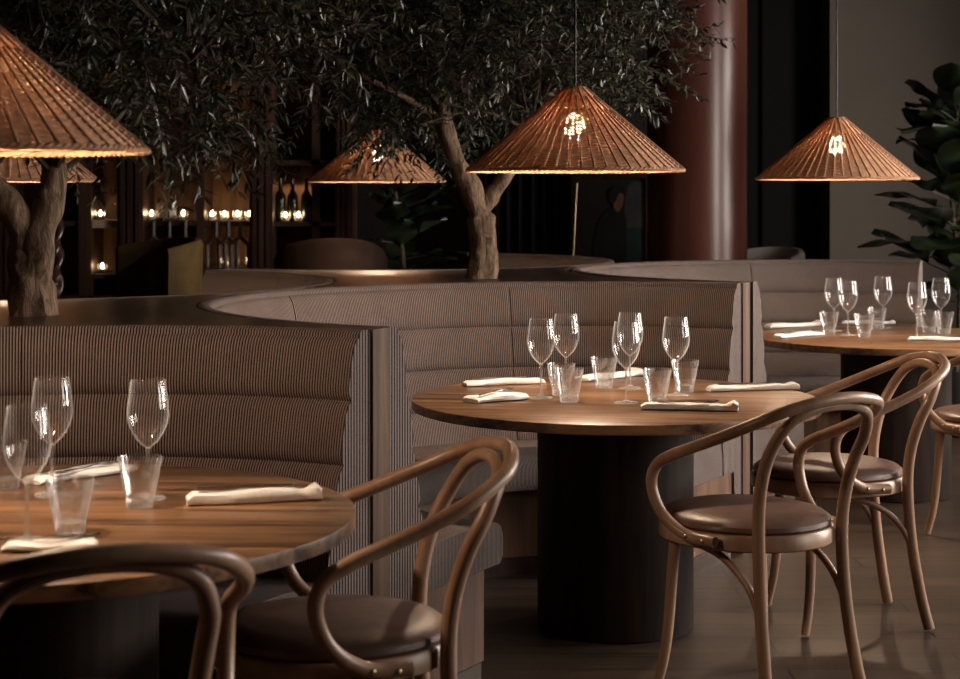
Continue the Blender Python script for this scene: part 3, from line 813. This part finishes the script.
# ---------------------------------------------------------------- back bar
YC = 11.2
def bar():
    X = lambda px: away(px, 0, YC).x
    Z = lambda py: away(0, py, YC).z
    r = empty('bar_cabinet', (0, YC, 0), 0, 'tall dark wooden back bar with bays, shelves and a lattice at the left', 'cabinet')
    xl, xr = X(-40), X(352)
    MB().box(((xl+xr)/2, .42, 1.5), (xr-xl, .04, 3.0)).build('back_panel', M['cabpanel'], r, smooth=False)
    for a, b, dep in ((-8, 10, .40), (77, 90, .36), (117, 143, .40), (195, 203, .34), (250, 273, .42), (311, 319, .34), (335, 352, .40)):
        m = MB(); m.box(((X(a)+X(b))/2, .40-dep/2, 1.5), (X(b)-X(a), dep, 3.0))
        w = X(b)-X(a)
        if w > .1:
            for q in (-.3, 0, .3): m.box(((X(a)+X(b))/2+q*w, .40-dep-.006, 1.5), (w*.16, .014, 2.9))
        m.build('upright', M['cab'], r, smooth=False)
    def shelf(a, b, py, mat, th=.035, dep=.34):
        MB().box(((X(a)+X(b))/2, .40-dep/2, Z(py)-th/2), (X(b)-X(a)-.004, dep, th)).build('shelf', mat, r, smooth=False)
    shelf(273, 335, 160, M['cab'], .03); shelf(90, 117, 220.5, M['shelf'], .05); shelf(10, 77, 221, M['cab']); shelf(143, 195, 220.5, M['cab']); shelf(203, 250, 221, M['cab'])  # top right shelf is added to carry a bay lamp
    shelf(273, 335, 222, M['cab'], .03); shelf(90, 117, 274, M['cab']); shelf(203, 250, 268, M['cab']); shelf(143, 195, 268, M['cab'])
    MB().box(((xl+xr)/2, .20, .40), (xr-xl, .44, .8)).build('lower_cupboard', M['cab'], r, smooth=False)
    MB().box(((xl+xr)/2, .18, 2.85), (xr-xl, .5, .3)).build('cornice', M['cab'], r, smooth=False)
    lat = MB()
    def seg(a, b): lat.tube([(X(a[0]), .05, Z(a[1])), (X(b[0]), .05, Z(b[1]))], .014, 6, 1)
    for c in (215, 227, 239):
        seg((c-9, 245), (c, 237)); seg((c, 237), (c+9, 245)); seg((c, 237), (c, 222)); seg((c-9, 245), (c-9, 268)); seg((c+9, 245), (c+9, 268))
    for c in (152, 168, 184):
        seg((c-8, 245), (c, 237)); seg((c, 237), (c+8, 245)); seg((c, 237), (c, 222)); seg((c-8, 245), (c-8, 268)); seg((c+8, 245), (c+8, 268))
    lat.build('lattice', M['cab'], r)
    return X, Z, r
X, Z, barc = bar()
bottle_prof = [(.0, 0), (.036, .0), (.038, .004), (.038, .15), (.034, .175), (.018, .205), (.0135, .225), (.0135, .275), (.0155, .276), (.0155, .288), (0, .289)]
def stand(px, py): return (X(px), YC+.16, Z(py)+.001)
BGp = 'dark bottles standing on the back bar'
b0 = None
for px, lab in ((277.5, 'dark wine bottle on the bar shelf, leftmost of three'), (290, 'dark wine bottle on the bar shelf, middle one of three'), (304, 'dark wine bottle on the bar shelf, rightmost of three')):
    if b0 is None: b0 = MB().lathe(bottle_prof, 24, cap0=False, cap1=False).build('wine_bottle', M['bottle'], loc=stand(px, 222)); tag(b0, lab, 'bottle', BGp)
    else: q = b0.copy(); COL.objects.link(q); q.location = stand(px, 222); q['label'] = lab
def make_votive():
    r = empty('votive_candle')
    MB().lathe([(.024, 0), (.028, .003), (.032, .06), (.030, .06), (.026, .006), (0, .006)], 20, cap1=False).build('glass_cup', M['glass'], r)
    MB().lathe([(.022, .0065), (.022, .028), (0, .030)], 16, cap1=False).build('wax', M['wax'], r)
    MB().lathe([(0, .030), (.009, .038), (.010, .046), (.005, .058), (0, .066)], 10, cap0=False, cap1=False).build('flame', M['flame'], r)
    return r
v0 = None; VG = 'lit candles in glass cups on the back bar'
for px, py, lab in ((86.5, 220.5, 'lit candle on the pale shelf at left, left of two'), (95, 220.5, 'lit candle on the pale shelf at left, right of two'),
    (97, 274, 'lit candle low in the bay below the pale shelf'), (147, 220.5, 'lit candle beside the glass domes, leftmost'), (179, 220.5, 'lit candle beside the glass domes, rightmost'),
    (208.5, 221, 'lit candle above the lattice, first from the left of four'), (221, 221, 'lit candle above the lattice, second from the left of four'),
    (234, 221, 'lit candle above the lattice, third from the left of four'), (246, 221, 'lit candle above the lattice, rightmost of four'),
    (222, 268, 'lit candle behind the pointed lattice, left one'), (247, 268, 'lit candle behind the pointed lattice, right one'),
    (283.8, 222, 'lit candle between the left and middle dark bottles'), (297, 222, 'lit candle between the middle and right dark bottles')):
    loc = stand(px, py)
    if px > 280: loc = (loc[0], loc[1]-.06, loc[2])
    if v0 is None: v0 = make_votive(); v0.location = loc; tag(v0, lab, 'candle', VG)
    else: clone(v0, loc, 0, lab, VG)
def make_cloche():
    r = empty('glass_dome')
    MB().lathe([(.075, 0), (.078, .012), (.07, .014), (0, .014)], 24, cap1=False).build('tray', M['cab'], r)
    MB().lathe([(.066, .0145), (.066, .09), (.058, .125), (.035, .15), (.008, .158), (.010, .172), (0, .178)], 24, cap0=False, cap1=False).build('dome', M['glass'], r)
    return r
c0 = make_cloche(); c0.location = stand(163, 220.5); tag(c0, 'clear glass dome on the bar behind the olive armchair', 'glass dome')
dk = empty('decanter', stand(108, 220.5), 0, 'round bellied glass decanter on the pale shelf', 'decanter')
MB().lathe([(.04, 0), (.062, .02), (.06, .06), (.02, .11), (.015, .17), (.022, .18)], 24, cap1=False).build('body', M['glass'], dk)
MB().lathe([(.012, .165), (.012, .181), (.018, .19), (.02, .205), (0, .215)], 16, cap1=False).build('stopper', M['solid'], dk)
# added warm lamps, unseen, that brighten the bays of the bar
for px, e in ((100, 1.5), (170, 1.2), (226, 1.8), (292, 1.3)):
    zb_ = 2.70 if px < 280 else Z(160)-.036
    MB().lathe([(.025, -.03), (.03, -.03), (.03, .0)], 16, c=(X(px), .2, zb_), cap0=False).build('added_spotlight', M['black'], barc)
    L = bpy.data.lights.new('added_bay_light', 'SPOT'); L.energy = e*2.2; L.color = (1, .62, .34); L.spot_size = 1.0 if px < 280 else 2.4; L.shadow_soft_size = .02
    lo = bpy.data.objects.new('added_bay_light', L); COL.objects.link(lo); lo.location = (X(px), YC+.2, zb_-.04)

# barley twist post
p = away(55.5, 250, 8.6)
tp = MB(); vs = []; n = 20; rows = 150
for i in range(rows+1):
    z = .0+2.9*i/rows
    for k in range(n):
        a = 2*PI*k/n; rr = .030+.013*math.cos(2*a-z*44); vs.append((rr*math.cos(a), rr*math.sin(a), z))
fs = [(i*n+k, i*n+(k+1) % n, (i+1)*n+(k+1) % n, (i+1)*n+k) for i in range(rows) for k in range(n)]
tp.add(vs, fs)
bt = empty('twisted_post', (p.x, p.y, 0), 0, 'dark glossy barley twist wooden post just right of the left olive trunk', 'post')
tp.build('shaft', plain('dark_gloss_wood', (.03, .016, .012), .22), bt)
MB().lathe([(.07, .0), (.07, .1), (.05, .12)], 20).build('base', M['cab'], bt)
MB().box((0, 0, 2.95), (.14, .14, .5)).build('capital', M['cab'], bt, smooth=False)

# ---------------------------------------------------------------- background armchairs
def lounge(name, loc, rz, top, w, mat, label, cat, seat_z=.48, flare=1.0, wrap=1.25, slope=.25, group=None):
    r = empty(name, loc, rz, label, cat, group)
    n = 36; vs = []; prof = []
    R = w/2
    for i in range(n+1):
        a = -PI/2-wrap+2*wrap*i/n; e = abs(i/n*2-1)
        zt = top-slope*(e**2.2); rr = R
        c, s = math.cos(a), math.sin(a); th = .035
        ring = [(rr*.86, .28), (rr*.97*flare, zt-.03), (rr*flare-.01, zt-.004), (rr*flare+.015, zt-.004), (rr*flare+.03, zt-.03), (rr*.86+.06, .28)]
        vs += [(x*c, x*s, z) for x, z in ring]
    mm = 6; fs = [(i*mm+k, i*mm+(k+1) % mm, (i+1)*mm+(k+1) % mm, (i+1)*mm+k) for i in range(n) for k in range(mm)]
    fs += [tuple(range(mm-1, -1, -1)), tuple(n*mm+k for k in range(mm))]
    MB().add(vs, fs).build('backrest', mat, r)
    MB().lathe([(R*.78, .28), (R*.82, .31), (R*.82, seat_z-.03), (R*.78, seat_z), (0, seat_z+.01)], 36, cap1=False).build('seat', mat, r)
    for k in range(4):
        a = PI/4+k*PI/2
        MB().tube([(R*.62*math.cos(a), R*.62*math.sin(a), .279), (R*.72*math.cos(a), R*.72*math.sin(a), 0)], lambda t: .02-.007*t, 10, 2).build('leg', M['cab'], r)
    return r
p = away(140, 238, 9.4); lounge('lounge_chair', (p.x, p.y, 0), 2.2, p.z, .62, M['olive'], 'olive green velvet armchair with a high curved back before the bar', 'armchair', slope=.05, flare=1.02, wrap=1.55)
p = away(330, 236, 10.0); lounge('lounge_chair', (p.x, p.y, 0), .15, p.z, .62, M['brownvelvet'], 'brown velvet armchair with a wide rounded back below the lamp among leaves', 'armchair', slope=.10, wrap=1.35)
p = away(771, 247, 11.2); lounge('tub_chair', (p.x, p.y, 0), 2.7, p.z, .36, M['pale'], 'pale grey tub chair beyond the far booth, right of the red brown column', 'armchair', slope=.06, wrap=2.2, flare=1.06, seat_z=.6)

# ---------------------------------------------------------------- curtain, pole, painting
xa, xb = away(486, 0, 11.6).x, away(572, 0, 11.6).x
vs = []; n = 90
for i in range(n+1):
    t = i/n; x = xa+(xb-xa)*t; yy = 11.7+.04*math.sin(t*2*PI*7)+.012*math.sin(t*31)
    vs += [(x, yy, .02), (x, yy, 2.95)]
m = MB().add(vs, [(2*i, 2*i+2, 2*i+3, 2*i+1) for i in range(n)])
cu = m.build('curtain', M['curtain']); sm = cu.modifiers.new('thick', 'SOLIDIFY'); sm.thickness = .006
tag(cu, 'floor length dark pleated curtain behind the middle olive trunk', 'curtain')
rl = MB().tube([(xa-.1, 11.7, 2.97), (xb+.1, 11.7, 2.97)], .015, 10, 2).build('curtain_rail', M['black']); tag(rl, 'black rail carrying the dark curtain', 'rail')
p0, p1 = away(577, 183, 11.3), away(573, 260, 11.3)
k = (p0.x-p1.x)/(p0.z-p1.z)
pole = empty('standing_pole', (p1.x-k*p1.z, 11.3, 0), 0, 'thin pale brass pole standing in front of the dark curtain', 'pole')
MB().tube([(0, 0, .02), (k*p0.z, 0, p0.z)], .008, 10, 2).build('rod', M['brass'], pole)
MB().lathe([(.14, 0), (.14, .012), (.02, .03)], 28).build('base', M['black'], pole)
YP = 11.9
xa, za = away(582, 178, YP).x, away(582, 178, YP).z; xb, zb = away(646, 282, YP).x, away(646, 282, YP).z
pt = empty('framed_painting', ((xa+xb)/2, YP+.03, (za+zb)/2), 0, 'dim framed painting of a dark robed figure in profile, left of the column', 'painting')
wp, hp = xb-xa, za-zb
MB().box((0, .02, 0), (wp, .02, hp)).build('canvas', M['canvas'], pt, smooth=False)
m = MB()
for sx in (-1, 1): m.box((sx*(wp/2+.012), .01, 0), (.024, .045, hp+.05))
for sz in (-1, 1): m.box((0, .01, sz*(hp/2+.012)), (wp, .045, .024))
m.build('picture_frame', M['cab'], pt, smooth=False)
def blob(name, pts, mat, y):
    n = len(pts); P, _ = spline([Vector((away(a, b, YP).x-(xa+xb)/2, y, away(a, b, YP).z-(za+zb)/2)) for a, b in pts], 5, True)
    nn = len(P); vs = list(P)+[q+Vector((0, .003, 0)) for q in P]
    MB().add(vs, [tuple(range(nn)), tuple(range(2*nn-1, nn-1, -1))]+[(k, (k+1) % nn, nn+(k+1) % nn, nn+k) for k in range(nn)]).build(name, mat, pt, smooth=False)
blob('painted_drapery', [(628, 188), (643, 186), (643, 235), (626, 235)], M['paintgrey'], .0065)
blob('painted_drapery', [(624, 232), (643, 230), (643, 260), (622, 262)], M['paintteal'], .006)
blob('painted_robe', [(606, 212), (618, 207), (626, 216), (627, 240), (624, 268), (596, 268), (596, 230)], M['paintdark'], .002)
blob('painted_face', [(616, 193), (623, 194), (624, 200), (622, 207), (618, 212), (614, 206)], M['skin'], -.001)
blob('painted_hair', [(612, 188), (620, 186), (625, 191), (619, 194), (616, 201), (612, 203), (609, 196)], M['paintdark'], -.004)

# ---------------------------------------------------------------- light, world, camera
w = bpy.data.worlds.new('room_air'); sc.world = w; w.use_nodes = True
bg = w.node_tree.nodes['Background']; bg.inputs[0].default_value = (.9, .85, .8, 1); bg.inputs[1].default_value = .02
cam = bpy.data.cameras.new('camera'); co = bpy.data.objects.new('camera', cam); COL.objects.link(co)
co.location = (0, 0, H); co.rotation_euler = (PI/2, 0, 0)
cam.sensor_width = 36; cam.lens = 36*F/960; cam.shift_y = -(339.5-HY)/960; cam.clip_start = .05; cam.clip_end = 60
cam.dof.use_dof = True; cam.dof.focus_distance = 5.7; cam.dof.aperture_fstop = 4.8
sc.camera = co
vs_ = sc.view_settings; vs_.view_transform = 'Standard'; vs_.look = 'None'; vs_.gamma = 1; vs_.use_curve_mapping = False; vs_.exposure = 0.42
sc.cycles.transparent_max_bounces = 32; sc.cycles.max_bounces = 10; sc.cycles.glossy_bounces = 5
sc.cycles.caustics_reflective = False; sc.cycles.sample_clamp_indirect = 4.0
